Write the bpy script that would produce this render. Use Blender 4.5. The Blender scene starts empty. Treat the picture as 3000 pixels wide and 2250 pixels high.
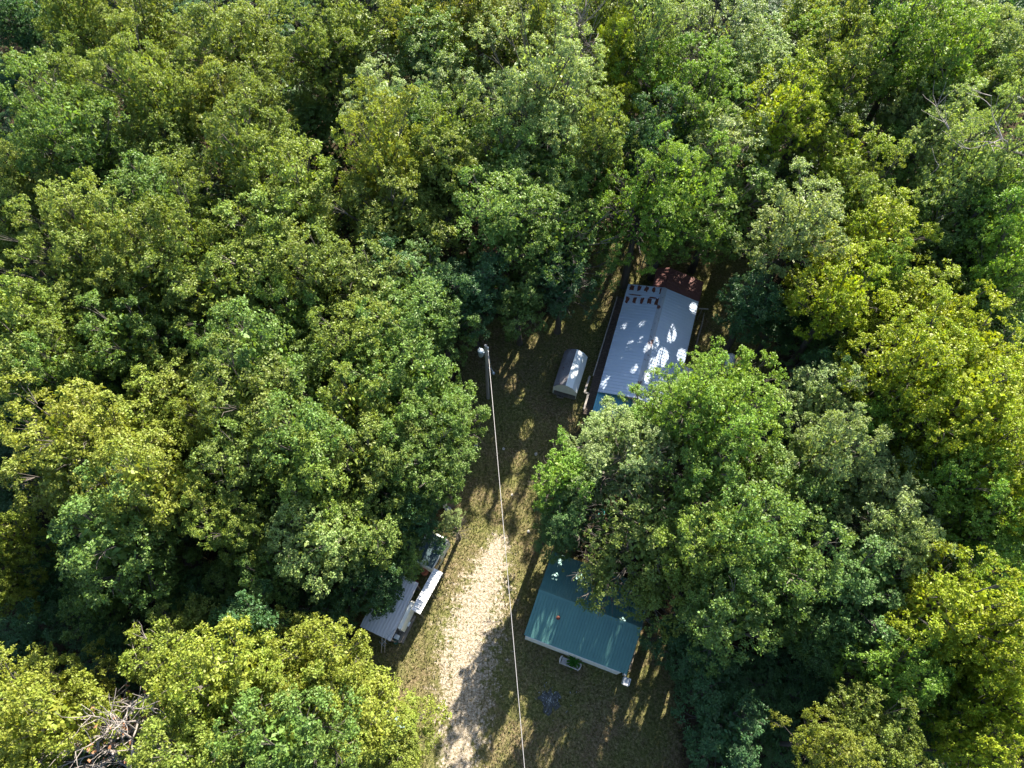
import bpy, math, random
import numpy as np
from mathutils import Vector

# ------------------------------------------------------------------ camera, sky, sun, exposure
SC = bpy.context.scene
COL = SC.collection
TILT = math.radians(25.3); FPX = 2080.0; CAMH = 60.0
cd = bpy.data.cameras.new('camera'); cam = bpy.data.objects.new('camera', cd); COL.objects.link(cam)
cam.location = (0, 0, CAMH); cam.rotation_euler = (TILT, 0, 0)
cd.sensor_width = 36; cd.lens = 36 * FPX / 3000; cd.clip_start = 0.5; cd.clip_end = 2000
SC.camera = cam
SUN_EL = math.radians(32); SUN_AZ = math.radians(23.5)      # azimuth from +Y towards +X
w = bpy.data.worlds.new('World'); SC.world = w; w.use_nodes = True
wn = w.node_tree.nodes; wl = w.node_tree.links
bg = wn['Background']; sky = wn.new('ShaderNodeTexSky'); sky.sky_type = 'NISHITA'
sky.sun_disc = False; sky.sun_elevation = SUN_EL; sky.sun_rotation = SUN_AZ
wl.new(sky.outputs[0], bg.inputs[0]); bg.inputs[1].default_value = 0.088
ld = bpy.data.lights.new('sun', 'SUN'); ld.energy = 5.0; ld.angle = math.radians(0.5); ld.color = (1.0, 0.92, 0.78)
sun = bpy.data.objects.new('sun', ld); COL.objects.link(sun)
SUND = Vector((math.sin(SUN_AZ) * math.cos(SUN_EL), math.cos(SUN_AZ) * math.cos(SUN_EL), math.sin(SUN_EL)))
sun.rotation_euler = SUND.to_track_quat('Z', 'Y').to_euler(); sun.location = (20, 60, 90)
SC.view_settings.view_transform = 'Standard'; SC.view_settings.look = 'None'
SC.view_settings.exposure = 2.15; SC.view_settings.gamma = 1
SC.cycles.max_bounces = 6; SC.cycles.diffuse_bounces = 3; SC.cycles.transmission_bounces = 4
SC.cycles.use_denoising = True; SC.cycles.denoiser = 'OPENIMAGEDENOISE'

rng = np.random.default_rng(11); random.seed(5)

def P(u, v, h=0.0):
    """point at height h that the survey picture (3000 x 2250) shows at u, v"""
    a = (u - 1500) / FPX; b = (1125 - v) / FPX
    d = np.array([a, math.sin(TILT) + b * math.cos(TILT), -math.cos(TILT) + b * math.sin(TILT)])
    return np.array([0, 0, CAMH]) + d * ((CAMH - h) / -d[2])

def depth(p):
    return p[1] * math.sin(TILT) + (CAMH - p[2]) * math.cos(TILT)

# ------------------------------------------------------------------ materials
def newmat(name):
    m = bpy.data.materials.new(name); m.use_nodes = True
    nt = m.node_tree; return m, nt, nt.nodes, nt.links, nt.nodes['Principled BSDF']

def noise(nt, scale, detail=4, rough=0.6, vec=None):
    n = nt.nodes.new('ShaderNodeTexNoise'); n.inputs['Scale'].default_value = scale
    n.inputs['Detail'].default_value = detail; n.inputs['Roughness'].default_value = rough
    if vec is not None: nt.links.new(vec, n.inputs['Vector'])
    return n.outputs['Fac']

def ramp(nt, fac, stops):
    r = nt.nodes.new('ShaderNodeValToRGB'); e = r.color_ramp.elements
    while len(e) < len(stops): e.new(0.5)
    for q, (p, c) in zip(e, stops):
        q.position = p; q.color = (*c, 1) if len(c) == 3 else c
    nt.links.new(fac, r.inputs[0]); return r.outputs[0]

def mix(nt, fac, a, b, mode='MIX'):
    m = nt.nodes.new('ShaderNodeMix'); m.data_type = 'RGBA'; m.blend_type = mode
    for s, v in ((m.inputs[0], fac), (m.inputs[6], a), (m.inputs[7], b)):
        if hasattr(v, 'links'): nt.links.new(v, s)
        elif isinstance(v, tuple): s.default_value = (*v, 1)
        else: s.default_value = v
    return m.outputs[2]

def math_(nt, op, a, b=0.0, clamp=False):
    m = nt.nodes.new('ShaderNodeMath'); m.operation = op; m.use_clamp = clamp
    for s, v in ((m.inputs[0], a), (m.inputs[1], b)):
        if hasattr(v, 'links'): nt.links.new(v, s)
        else: s.default_value = v
    return m.outputs[0]

def objvec(nt):
    return nt.nodes.new('ShaderNodeTexCoord').outputs['Object']

def leafmat():
    m, nt, N, L, b = newmat('leaf')
    oi = N.new('ShaderNodeObjectInfo'); ge = N.new('ShaderNodeNewGeometry')
    at = N.new('ShaderNodeAttribute'); at.attribute_name = 'tint'
    v = math_(nt, 'ADD', math_(nt, 'MULTIPLY', ge.outputs['Random Per Island'], 0.5), math_(nt, 'MULTIPLY', at.outputs['Fac'], 0.5))
    hs = N.new('ShaderNodeHueSaturation'); L.new(oi.outputs['Color'], hs.inputs['Color'])
    L.new(math_(nt, 'ADD', math_(nt, 'MULTIPLY', v, 0.05), 0.475), hs.inputs['Hue'])
    L.new(math_(nt, 'ADD', math_(nt, 'MULTIPLY', ge.outputs['Random Per Island'], 0.55), 0.72), hs.inputs['Value'])
    c = hs.outputs['Color']
    L.new(c, b.inputs['Base Color']); b.inputs['Roughness'].default_value = 0.5
    b.inputs['Specular IOR Level'].default_value = 0.26
    tr = N.new('ShaderNodeBsdfTranslucent')
    L.new(mix(nt, 1.0, c, (1.5, 1.45, 0.55), 'MULTIPLY'), tr.inputs['Color'])
    mx = N.new('ShaderNodeMixShader'); mx.inputs[0].default_value = 0.33
    L.new(b.outputs[0], mx.inputs[1]); L.new(tr.outputs[0], mx.inputs[2])
    L.new(mx.outputs[0], N['Material Output'].inputs['Surface'])
    return m
M_LEAF = leafmat()

def barkmat(name, c1, c2):
    m, nt, N, L, b = newmat(name)
    L.new(ramp(nt, noise(nt, 3.0, 6), [(0.3, c1), (0.7, c2)]), b.inputs['Base Color']); b.inputs['Roughness'].default_value = 0.9
    return m
M_BARK = barkmat('bark', (0.035, 0.03, 0.025), (0.11, 0.095, 0.08))
M_DEADWOOD = barkmat('bare_wood', (0.15, 0.13, 0.115), (0.30, 0.265, 0.24))
M_GREYWOOD = barkmat('weathered_wood', (0.12, 0.105, 0.09), (0.25, 0.22, 0.19))
M_POLE = barkmat('pole_wood', (0.17, 0.16, 0.15), (0.33, 0.31, 0.29))

def plain(name, c, rough=0.6, metal=0.0, var=0.25, scale=3.0, spec=0.5):
    m, nt, N, L, b = newmat(name)
    lo = tuple(x * (1 - var) for x in c); hi = tuple(min(1, x * (1 + var)) for x in c)
    L.new(ramp(nt, noise(nt, scale, 6, 0.65, objvec(nt)), [(0.3, lo), (0.7, hi)]), b.inputs['Base Color'])
    b.inputs['Roughness'].default_value = rough; b.inputs['Metallic'].default_value = metal
    b.inputs['Specular IOR Level'].default_value = spec
    return m

def metalroof(name, c, dirt, rough=0.4, metal=0.35, amount=0.35, rust=None):
    m, nt, N, L, b = newmat(name)
    o = objvec(nt)
    base = mix(nt, math_(nt, 'MULTIPLY', noise(nt, 0.9, 6, 0.7, o), amount), c, dirt)
    mp = N.new('ShaderNodeMapping'); L.new(o, mp.inputs[0]); mp.inputs['Scale'].default_value = (0.5, 6, 1)
    base = mix(nt, math_(nt, 'MULTIPLY', noise(nt, 1.5, 5, 0.6, mp.outputs[0]), 0.3), base, dirt)
    if rust:
        f = ramp(nt, noise(nt, 1.1, 8, 0.75, o), [(rust[1], (0, 0, 0)), (rust[1] + 0.07, (1, 1, 1))])
        base = mix(nt, f, base, rust[0])
    L.new(base, b.inputs['Base Color'])
    L.new(math_(nt, 'ADD', math_(nt, 'MULTIPLY', noise(nt, 4, 4, 0.6, o), 0.3), rough - 0.15), b.inputs['Roughness'])
    b.inputs['Metallic'].default_value = metal
    return m
RUST = (0.11, 0.035, 0.022)
M_BLUEROOF = metalroof('galvanised_roof', (0.46, 0.55, 0.68), (0.28, 0.33, 0.42), 0.45, 0.3)
M_TEAL = metalroof('teal_roof', (0.10, 0.25, 0.225), (0.05, 0.125, 0.125), 0.5, 0.1, 0.75)
M_RUSTROOF = metalroof('rusty_roof', (0.085, 0.03, 0.03), (0.15, 0.06, 0.045), 0.75, 0.0, 0.8)
M_SHEDROOF = metalroof('shed_roof_white', (0.72, 0.76, 0.78), (0.50, 0.54, 0.57), 0.4, 0.25, 0.4)
M_SHEDRUST = metalroof('shed_roof_brown', (0.30, 0.32, 0.36), (0.09, 0.075, 0.08), 0.5, 0.25, 0.9, ((0.085, 0.04, 0.035), 0.55))
M_WHITEROOF = metalroof('white_roof', (0.62, 0.63, 0.66), (0.40, 0.40, 0.42), 0.5, 0.15, 0.45)
M_PORCHBLUE = metalroof('blue_porch_roof', (0.11, 0.36, 0.46), (0.09, 0.24, 0.34), 0.45, 0.1)
M_MINT = metalroof('mint_roof', (0.27, 0.40, 0.385), (0.2, 0.30, 0.30), 0.5, 0.1)
M_DARKROOF = metalroof('dark_roof', (0.035, 0.065, 0.075), (0.05, 0.08, 0.09), 0.9, 0.0)
M_RIDGE = metalroof('ridge_cap', (0.40, 0.45, 0.53), (0.22, 0.23, 0.26), 0.55, 0.2, 0.5, (RUST, 0.56))
M_RUST = plain('rust', RUST, 0.9, 0, 0.5, 2.5)
M_CREAM = plain('cream_siding', (0.66, 0.68, 0.64), 0.6, 0, 0.12)
M_SIDING = plain('white_siding', (0.78, 0.80, 0.82), 0.5, 0.1, 0.1)
M_PALEWALL = plain('pale_wall', (0.50, 0.50, 0.47), 0.6, 0, 0.15)
M_DARKWALL = plain('dark_wall', (0.07, 0.06, 0.055), 0.8, 0, 0.3)
M_DECK = plain('deck_boards', (0.10, 0.075, 0.06), 0.85, 0, 0.4, 5)
M_RAIL = plain('pale_rail', (0.30, 0.27, 0.24), 0.8, 0, 0.3)
M_STEEL = plain('grey_steel', (0.30, 0.35, 0.40), 0.4, 0.4, 0.15)
M_WHITE = plain('white_paint', (0.72, 0.73, 0.74), 0.5, 0, 0.08)
M_BENCH = plain('pale_pink_paint', (0.52, 0.47, 0.46), 0.65, 0, 0.15, 8)
M_TERRA = plain('terracotta', (0.36, 0.12, 0.07), 0.8, 0, 0.3)
M_REDBROWN = plain('red_brown', (0.12, 0.03, 0.022), 0.8, 0, 0.4)
M_YELLOW = plain('cream_yellow', (0.62, 0.54, 0.24), 0.6, 0, 0.15)
M_GREENPL = plain('green_plastic', (0.03, 0.20, 0.14), 0.4, 0, 0.1)
M_TURQ = plain('turquoise_plastic', (0.12, 0.48, 0.46), 0.4, 0, 0.1)
M_BROWNT = plain('dull_brown', (0.075, 0.06, 0.055), 0.8, 0, 0.3)
M_CABLE = plain('cable', (0.42, 0.40, 0.39), 0.45, 0.3, 0.05)
M_GLASS = plain('dark_glass', (0.03, 0.035, 0.04), 0.15, 0, 0.1)
M_BRICK = plain('red_brick', (0.30, 0.12, 0.07), 0.9, 0, 0.35, 12)
M_ASH = plain('ash', (0.06, 0.066, 0.066), 0.95, 0, 0.5, 9)
M_ASHBIT = plain('ash_bits', (0.26, 0.28, 0.29), 0.9, 0, 0.3, 9)
M_DEADLEAF = plain('dead_leaf', (0.22, 0.10, 0.045), 0.8, 0, 0.4, 2)
M_STONE = plain('pale_stone', (0.40, 0.37, 0.33), 0.9, 0, 0.3, 4)

def groundmat():
    m, nt, N, L, b = newmat('ground')
    o = objvec(nt)
    A = lambda n: (lambda a: (setattr(a, 'attribute_name', n), a.outputs['Fac'])[1])(N.new('ShaderNodeAttribute'))
    trk, grs = A('track'), A('grass')
    n1, n2, n3 = noise(nt, 0.22, 4, 0.6, o), noise(nt, 1.6, 6, 0.7, o), noise(nt, 5.0, 7, 0.82, o)
    n4 = noise(nt, 8.0, 3, 0.6, o)
    litter = ramp(nt, n3, [(0.3, (0.015, 0.013, 0.008)), (0.55, (0.045, 0.034, 0.02)), (0.75, (0.11, 0.08, 0.05))])
    green = ramp(nt, n3, [(0.36, (0.038, 0.046, 0.015)), (0.5, (0.115, 0.12, 0.038)), (0.64, (0.25, 0.225, 0.10))])
    straw = ramp(nt, n3, [(0.36, (0.05, 0.036, 0.018)), (0.5, (0.145, 0.11, 0.06)), (0.64, (0.29, 0.23, 0.14))])
    g = mix(nt, ramp(nt, math_(nt, 'ADD', math_(nt, 'MULTIPLY', n1, 0.6), math_(nt, 'MULTIPLY', n2, 0.4)), [(0.43, (0, 0, 0)), (0.60, (1, 1, 1))]), green, straw)
    sand = ramp(nt, n3, [(0.36, (0.10, 0.078, 0.045)), (0.46, (0.27, 0.22, 0.155)), (0.54, (0.40, 0.345, 0.27)), (0.66, (0.56, 0.51, 0.44))])
    sand = mix(nt, ramp(nt, n4, [(0.38, (1, 1, 1)), (0.45, (0, 0, 0))]), sand, (0.15, 0.115, 0.065))
    gf = math_(nt, 'ADD', grs, math_(nt, 'MULTIPLY', math_(nt, 'SUBTRACT', n2, 0.5), 0.9), True)
    gf = ramp(nt, gf, [(0.35, (0, 0, 0)), (0.65, (1, 1, 1))])
    c = mix(nt, gf, litter, g)
    mixn = math_(nt, 'ADD', math_(nt, 'MULTIPLY', n2, 0.65), math_(nt, 'MULTIPLY', n3, 0.35))
    tf = math_(nt, 'ADD', trk, math_(nt, 'MULTIPLY', math_(nt, 'SUBTRACT', mixn, 0.5), 3.2))
    tf = ramp(nt, tf, [(0.38, (0, 0, 0)), (0.62, (1, 1, 1))])
    tf = math_(nt, 'MULTIPLY', tf, ramp(nt, trk, [(0.02, (0, 0, 0)), (0.12, (1, 1, 1))]))
    c = mix(nt, tf, c, sand)
    L.new(c, b.inputs['Base Color']); b.inputs['Roughness'].default_value = 0.95; b.inputs['Specular IOR Level'].default_value = 0.1
    bp = N.new('ShaderNodeBump'); bp.inputs['Strength'].default_value = 0.9; bp.inputs['Distance'].default_value = 0.10
    L.new(math_(nt, 'ADD', n3, math_(nt, 'MULTIPLY', n4, 0.5)), bp.inputs['Height']); L.new(bp.outputs[0], b.inputs['Normal'])
    return m
M_GROUND = groundmat()

# ------------------------------------------------------------------ mesh helpers
class MB:
    """collects shapes for ONE mesh"""
    def __init__(s): s.v = []; s.f = []
    def add(s, vs, fs):
        k = len(s.v); s.v += [tuple(map(float, q)) for q in vs]; s.f += [tuple(i + k for i in f) for f in fs]; return s
    def box(s, c, d, rz=0.0, ax=None):
        ex = np.array([math.cos(rz), math.sin(rz), 0]); ey = np.array([-math.sin(rz), math.cos(rz), 0]); ez = np.array([0, 0, 1.])
        if ax is not None: ex, ey, ez = ax
        c = np.array(c, float); d = np.array(d) / 2
        vs = [c + ex * d[0] * i + ey * d[1] * j + ez * d[2] * k for k in (-1, 1) for j in (-1, 1) for i in (-1, 1)]
        return s.add(vs, [(0, 2, 3, 1), (4, 5, 7, 6), (0, 1, 5, 4), (2, 6, 7, 3), (0, 4, 6, 2), (1, 3, 7, 5)])
    def bar(s, a, b, wd, hg):
        a = np.array(a, float); b = np.array(b, float); e = b - a; l = np.linalg.norm(e); e /= l
        up = np.array([0, 0, 1.]) if abs(e[2]) < 0.95 else np.array([1., 0, 0])
        y = np.cross(up, e); y /= np.linalg.norm(y); z = np.cross(e, y)
        return s.box((a + b) / 2, (l, wd, hg), ax=(e, y, z))
    def tube(s, pts, rad, n=7):
        pts = [np.array(p, float) for p in pts]; k0 = len(s.v); ref = np.array([0.31, 0.17, 0.93])
        for i, p in enumerate(pts):
            t = pts[min(i + 1, len(pts) - 1)] - pts[max(i - 1, 0)]; t /= (np.linalg.norm(t) + 1e-9)
            x = np.cross(t, ref); nx = np.linalg.norm(x)
            if nx < 1e-3: x = np.cross(t, np.array([1., 0, 0])); nx = np.linalg.norm(x)
            x /= nx; y = np.cross(t, x); r = rad[i] if hasattr(rad, '__len__') else rad
            for k in range(n):
                a = 2 * math.pi * k / n; s.v.append(tuple(p + (x * math.cos(a) + y * math.sin(a)) * r))
        for i in range(len(pts) - 1):
            for k in range(n):
                a = k0 + i * n + k; b = k0 + i * n + (k + 1) % n; s.f.append((a, b, b + n, a + n))
        s.f.append(tuple(k0 + k for k in range(n))[::-1]); e = k0 + (len(pts) - 1) * n; s.f.append(tuple(e + k for k in range(n)))
        return s
    def lathe(s, c, prof, n=16, ax=None):
        c = np.array(c, float); X, Y, Z = ax if ax is not None else (np.array([1., 0, 0]), np.array([0, 1., 0]), np.array([0, 0, 1.]))
        k0 = len(s.v)
        for r, z in prof:
            for k in range(n):
                a = 2 * math.pi * k / n; s.v.append(tuple(c + X * r * math.cos(a) + Y * r * math.sin(a) + Z * z))
        for i in range(len(prof) - 1):
            for k in range(n):
                a = k0 + i * n + k; b = k0 + i * n + (k + 1) % n; s.f.append((a, b, b + n, a + n))
        s.f.append(tuple(k0 + k for k in range(n))[::-1]); e = k0 + (len(prof) - 1) * n; s.f.append(tuple(e + k for k in range(n)))
        return s
    def sheet(s, A, B, D, pitch=0.3, rib=0.025, th=0.03):
        """ribbed metal sheet: A to B along the eave, A to D up the slope"""
        A, B, D = (np.array(q, float) for q in (A, B, D)); e = B - A; l = np.linalg.norm(e); e /= l
        sl = D - A; n = np.cross(e, sl); n /= np.linalg.norm(n); n = n if n[2] > 0 else -n
        xs = []; k = max(1, round(l / pitch)); p = l / k
        for i in range(k):
            x0 = i * p; xs += [(x0, 0), (x0 + p * .72, 0), (x0 + p * .80, rib), (x0 + p * .92, rib)]
        xs.append((l, 0)); m = len(xs); k0 = len(s.v)
        for off in (0, 1):
            for x, h in xs: s.v.append(tuple(A + e * x + n * h + sl * off))
        for off in (0, 1):
            for x, h in xs: s.v.append(tuple(A + e * x - n * th + sl * off))
        for i in range(m - 1):
            a = k0 + i
            s.f.append((a, a + 1, a + 1 + m, a + m)); s.f.append((a + 2 * m, a + 3 * m, a + 3 * m + 1, a + 2 * m + 1))
            s.f.append((a, a + 2 * m, a + 2 * m + 1, a + 1)); s.f.append((a + m, a + m + 1, a + 3 * m + 1, a + 3 * m))
        s.f.append((k0, k0 + m, k0 + 3 * m, k0 + 2 * m)); z = k0 + m - 1; s.f.append((z, z + 2 * m, z + 3 * m, z + m))
        return s
    def mesh(s, name):
        me = bpy.data.meshes.new(name); me.from_pydata(s.v, [], s.f); me.update(); return me
    def build(s, name, mat, parent=None):
        me = s.mesh(name); me.materials.append(mat); o = bpy.data.objects.new(name, me); COL.objects.link(o)
        if parent: o.parent = parent
        return o

def tag(o, label, cat, group=None):
    o['label'] = label; o['category'] = cat
    if group: o['group'] = group
    return o

def thing(name, label, cat, loc=(0, 0, 0), rz=0.0, group=None):
    o = bpy.data.objects.new(name, None); COL.objects.link(o); o.empty_display_size = 0.3
    o.location = tuple(map(float, loc)); o.rotation_euler = (0, 0, rz); return tag(o, label, cat, group)

def kind(o, k): o['kind'] = k; return o

# ------------------------------------------------------------------ ground and track
CLEAR_PX = [(1335, 1010), (1430, 940), (1640, 930), (1760, 690), (1900, 640), (2060, 700), (2250, 790), (2270, 1100), (1900, 1200), (1700, 1230), (1600, 1450), (1640, 1600),
            (1900, 1780), (1960, 1950), (2000, 2300), (1230, 2300), (1150, 2050), (1040, 2000), (1040, 1800), (1180, 1600), (1330, 1480), (1380, 1250)]
CLEAR = np.array([P(u, v)[:2] for u, v in CLEAR_PX])
TRACK_PX = [(1340, 2420, 60), (1345, 2250, 60), (1360, 2100, 75), (1365, 1980, 88), (1380, 1860, 92), (1412, 1740, 76), (1440, 1660, 55), (1460, 1590, 30)]

def polydist(pts, poly):
    """signed distance, positive inside"""
    d = np.full(len(pts), 1e9); ins = np.zeros(len(pts), bool)
    for i in range(len(poly)):
        a = poly[i]; b = poly[(i + 1) % len(poly)]; e = b - a
        t = np.clip(((pts - a) @ e) / (e @ e), 0, 1); d = np.minimum(d, np.linalg.norm(pts - a - t[:, None] * e, axis=1))
        c = ((a[1] > pts[:, 1]) != (b[1] > pts[:, 1])); xi = a[0] + (pts[:, 1] - a[1]) * (b[0] - a[0]) / (b[1] - a[1] + 1e-12)
        ins ^= c & (pts[:, 0] < xi)
    return np.where(ins, d, -d)

def trackmask(pts):
    best = np.zeros(len(pts))
    q = [(P(u, v)[:2], P(u + r, v)[0] - P(u, v)[0]) for u, v, r in TRACK_PX]
    for (a, ra), (b, rb) in zip(q[:-1], q[1:]):
        e = b - a; t = np.clip(((pts - a) @ e) / (e @ e), 0, 1); d = np.linalg.norm(pts - a - t[:, None] * e, axis=1)
        best = np.maximum(best, np.clip(0.86 - d / (ra + (rb - ra) * t) * 0.48, 0, 1))
    return best

def gridsheet(name, xs, ys, z, keep=None):
    X, Y = np.meshgrid(xs, ys); pts = np.stack([X.ravel(), Y.ravel()], 1); nx, ny = len(xs), len(ys)
    i = np.arange(ny - 1)[:, None] * nx + np.arange(nx - 1)[None, :]; F = np.stack([i, i + 1, i + 1 + nx, i + nx], -1).reshape(-1, 4)
    tr = trackmask(pts); gr = np.clip(polydist(pts, CLEAR) / 3.0 + 0.55, 0, 1)
    if keep == 'track':
        F = F[(tr[F] > 0.0).any(1)]; used = np.unique(F); mp = np.zeros(len(pts), int); mp[used] = np.arange(len(used))
        F = mp[F]; pts = pts[used]; tr = tr[used]; gr = gr[used]
    else: tr = tr * 0
    me = bpy.data.meshes.new(name); me.from_pydata(np.c_[pts, np.full(len(pts), z)].tolist(), [], F.tolist())
    for nm, a in (('track', tr), ('grass', gr)):
        at = me.attributes.new(nm, 'FLOAT', 'POINT'); at.data.foreach_set('value', a.astype(np.float32))
    me.update(); me.materials.append(M_GROUND); o = bpy.data.objects.new(name, me); COL.objects.link(o); return o

far = [-400, -250, -150, -90]
kind(gridsheet('ground', far + list(np.arange(-60, 60.1, 0.75)) + [90, 150, 250, 400], [-300, -150, -80, -40] + list(np.arange(-20, 90.1, 0.75)) + [120, 200, 400], 0.0), 'structure')
kind(gridsheet('track', np.arange(-9, 5, 0.2), np.arange(-12, 22, 0.2), 0.004, 'track'), 'structure')

def leafmesh(name, pos, axis, nrm, ln, wd, tint, mat=M_LEAF):
    """one folded leaf per row"""
    n = len(pos); axis = axis / (np.linalg.norm(axis, axis=1, keepdims=True) + 1e-9)
    side = np.cross(nrm, axis); side /= (np.linalg.norm(side, axis=1, keepdims=True) + 1e-9); nn = np.cross(axis, side)
    ln = ln[:, None]; wd = wd[:, None]
    V = np.empty((n, 4, 3)); V[:, 0] = pos - axis * ln * .5; V[:, 1] = pos + side * wd * .5 + nn * wd * .18 - axis * ln * .05
    V[:, 2] = pos + axis * ln * .5 - nn * ln * .08; V[:, 3] = pos - side * wd * .5 + nn * wd * .18 - axis * ln * .05
    me = bpy.data.meshes.new(name); me.vertices.add(4 * n); me.vertices.foreach_set('co', V.astype(np.float32).ravel())
    me.loops.add(4 * n); me.loops.foreach_set('vertex_index', np.arange(4 * n, dtype=np.int32))
    me.polygons.add(n); me.polygons.foreach_set('loop_start', np.arange(0, 4 * n, 4, dtype=np.int32))
    me.update(calc_edges=True)
    at = me.attributes.new('tint', 'FLOAT', 'FACE'); at.data.foreach_set('value', tint.astype(np.float32))
    me.materials.append(mat); return me

def unit(v): return v / (np.linalg.norm(v, axis=-1, keepdims=True) + 1e-9)

# grass tufts in the clearing
pts = np.stack([rng.uniform(-18, 26, 150000), rng.uniform(-8, 46, 150000)], 1)
dd = polydist(pts, CLEAR); tm = trackmask(pts)
pts = pts[(dd > -0.5) & (rng.random(len(pts)) > np.clip(tm * 1.4, 0, .97))][:45000]; n = len(pts)
ax = unit(np.c_[rng.normal(0, .6, (n, 2)), rng.uniform(.5, 1.2, n)])
go = bpy.data.objects.new('grass', leafmesh('grass', np.c_[pts, rng.uniform(.03, .09, n)], ax, rng.normal(size=(n, 3)), rng.uniform(.12, .26, n), rng.uniform(.04, .09, n), rng.random(n)))
COL.objects.link(go); go.color = (0.115, 0.125, 0.04, 1); kind(go, 'stuff'); tag(go, 'thin dry grass tufts covering the clearing', 'grass')

# ------------------------------------------------------------------ tree prototypes
def crownmesh(name, seed, R, RZ, ZC, nl, lr, nt, nlv, leaf, flat=0.5, low=-0.45):
    r = np.random.default_rng(seed)
    i = np.arange(nl) + .5; z = 1 - (1 - low) * i / nl; ph = i * 2.39996 + r.uniform(0, 6)
    q = np.maximum(1 - z * z, 0) ** .42
    d = np.stack([q * np.cos(ph), q * np.sin(ph), z], 1); d = d + r.normal(0, .15, d.shape)
    an = np.arctan2(d[:, 1], d[:, 0]); wob = 1 + .15 * np.sin(2 * an + r.uniform(0, 6)) + .13 * np.sin(3 * an + r.uniform(0, 6)) + r.normal(0, .10, nl)
    k = np.clip(wob, .5, 1.35) * .80
    C = d * k[:, None] * np.array([R, R, RZ]); d = unit(d); lrad = lr * r.uniform(.65, 1.4, nl)
    keep = r.random(nl) > .10; C = C[keep]; d = d[keep]; lrad = lrad[keep]; nl = len(C)
    # tufts on each lobe
    T = nl * nt; li = np.repeat(np.arange(nl), nt)
    ns = 9; sd = unit(r.normal(size=(nl, ns, 3)) + d[:, None] * .6 + np.array([0, 0, .5])); si = r.integers(ns, size=T)
    td = unit(sd[li, si] + r.normal(0, .22, (T, 3)))
    tp = C[li] + td * (lrad[li] * r.uniform(.6, 1.12, T))[:, None] * np.array([1, 1, .85]); tr_ = leaf * r.uniform(1.1, 1.9, T)
    keep = r.random(T) > .08; tp = tp[keep]; td = td[keep]; tr_ = tr_[keep]; li = li[keep]; T = len(tp)
    lobet = r.random(nl)
    # leaves in each tuft
    Nn = T * nlv; ti = np.repeat(np.arange(T), nlv)
    ld_ = unit(r.normal(size=(Nn, 3)) + td[ti] * .5)
    lp = tp[ti] + ld_ * (tr_[ti] * r.uniform(.3, 1.0, Nn))[:, None] * np.array([1, 1, .65])
    nr = unit(td[ti] * .5 + np.array([0, 0, flat]) + r.normal(0, .45, (Nn, 3)))
    ax = unit(ld_ + r.normal(0, .5, (Nn, 3)) + np.array([0, 0, -.15]))
    ni = int(110 * R * RZ * .55); ip = unit(r.normal(size=(ni, 3))) * (r.random(ni) ** .33)[:, None] * np.array([R, R, RZ]) * .62; ip = ip[ip[:, 2] > low * RZ * .6]; ni = len(ip)  # large inner leaves added to block light and deepen the crown's shade
    big = np.r_[np.ones(Nn), np.full(ni, 2.6)]; lp = np.r_[lp, ip]; ax = np.r_[ax, unit(r.normal(size=(ni, 3)))]; nr = np.r_[nr, unit(r.normal(0, .6, (ni, 3)) + np.array([0, 0, .8]))]
    tn = np.r_[np.clip(lobet[li[ti]] * .6 + .4 * r.random(Nn), 0, 1), r.random(ni)]; Nn += ni
    lp = lp + np.array([0, 0, ZC])
    me = leafmesh(name, lp, ax, nr, leaf * big * r.uniform(.75, 1.3, Nn), leaf * big * r.uniform(.45, .8, Nn), tn)
    # limbs
    mb = MB(); tr0 = .022 * (ZC + RZ) * r.uniform(.85, 1.15); fork = ZC - RZ * .55
    bend = r.normal(0, .25, 2)
    mb.tube([(0, 0, -.2), (0, 0, .5), (bend[0] * .5, bend[1] * .5, fork * .5), (bend[0], bend[1], fork), (bend[0], bend[1], ZC + RZ * .25)], [tr0 * 1.5, tr0 * 1.1, tr0 * .9, tr0 * .75, tr0 * .3], 8)
    for j in range(nl):
        s0 = np.array([bend[0], bend[1], fork + (C[j][2] + RZ * .5) * .35]); e0 = C[j] * np.array([.93, .93, 1]) + np.array([0, 0, ZC - lrad[j] * .45]); md = (s0 + e0) / 2 + r.normal(0, .2, 3) - np.array([0, 0, .6])
        mb.tube([s0, md, e0 + r.normal(0, .2, 3)], [tr0 * .23, tr0 * .13, .02], 5)
        for q in range(3):
            e1 = e0 + unit(r.normal(size=3) + d[j]) * lrad[j] * .9; mb.tube([md * .35 + e0 * .65, (e0 + e1) / 2, e1], [.035, .022, .01], 4)
    tm_ = mb.mesh(name + '_trunk'); tm_.materials.append(M_BARK)
    return dict(R=R, H=ZC + RZ, HC=ZC, crown=me, trunk=tm_, raw=(lp, me))

PROTO = {'o': [], 'y': [], 's': []}
for s in range(3):
    PROTO['s'] += [crownmesh('crown', 90 + s, 5.0, 5.4, 11.2, 44, 1.3, 24, 11, .18, .5, -.6), crownmesh('crown', 95 + s, 3.0, 4.6, 12.0, 28, 1.0, 22, 11, .175, .5, -.6)]
for s in range(4):
    PROTO['o'] += [crownmesh('crown', 20 + s, 5.2, 6.2, 11.0, 58, 1.30, 46, 14, .185, .5, -.75), crownmesh('crown', 40 + s, 3.2, 5.0, 12.0, 33, 1.05, 40, 14, .18, .5, -.75)]
    PROTO['y'] += [crownmesh('crown', 60 + s, 5.0, 6.0, 11.2, 66, 1.08, 42, 15, .155, .8, -.75), crownmesh('crown', 80 + s, 3.1, 5.0, 12.0, 36, 0.92, 38, 15, .15, .8, -.75)]

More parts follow.
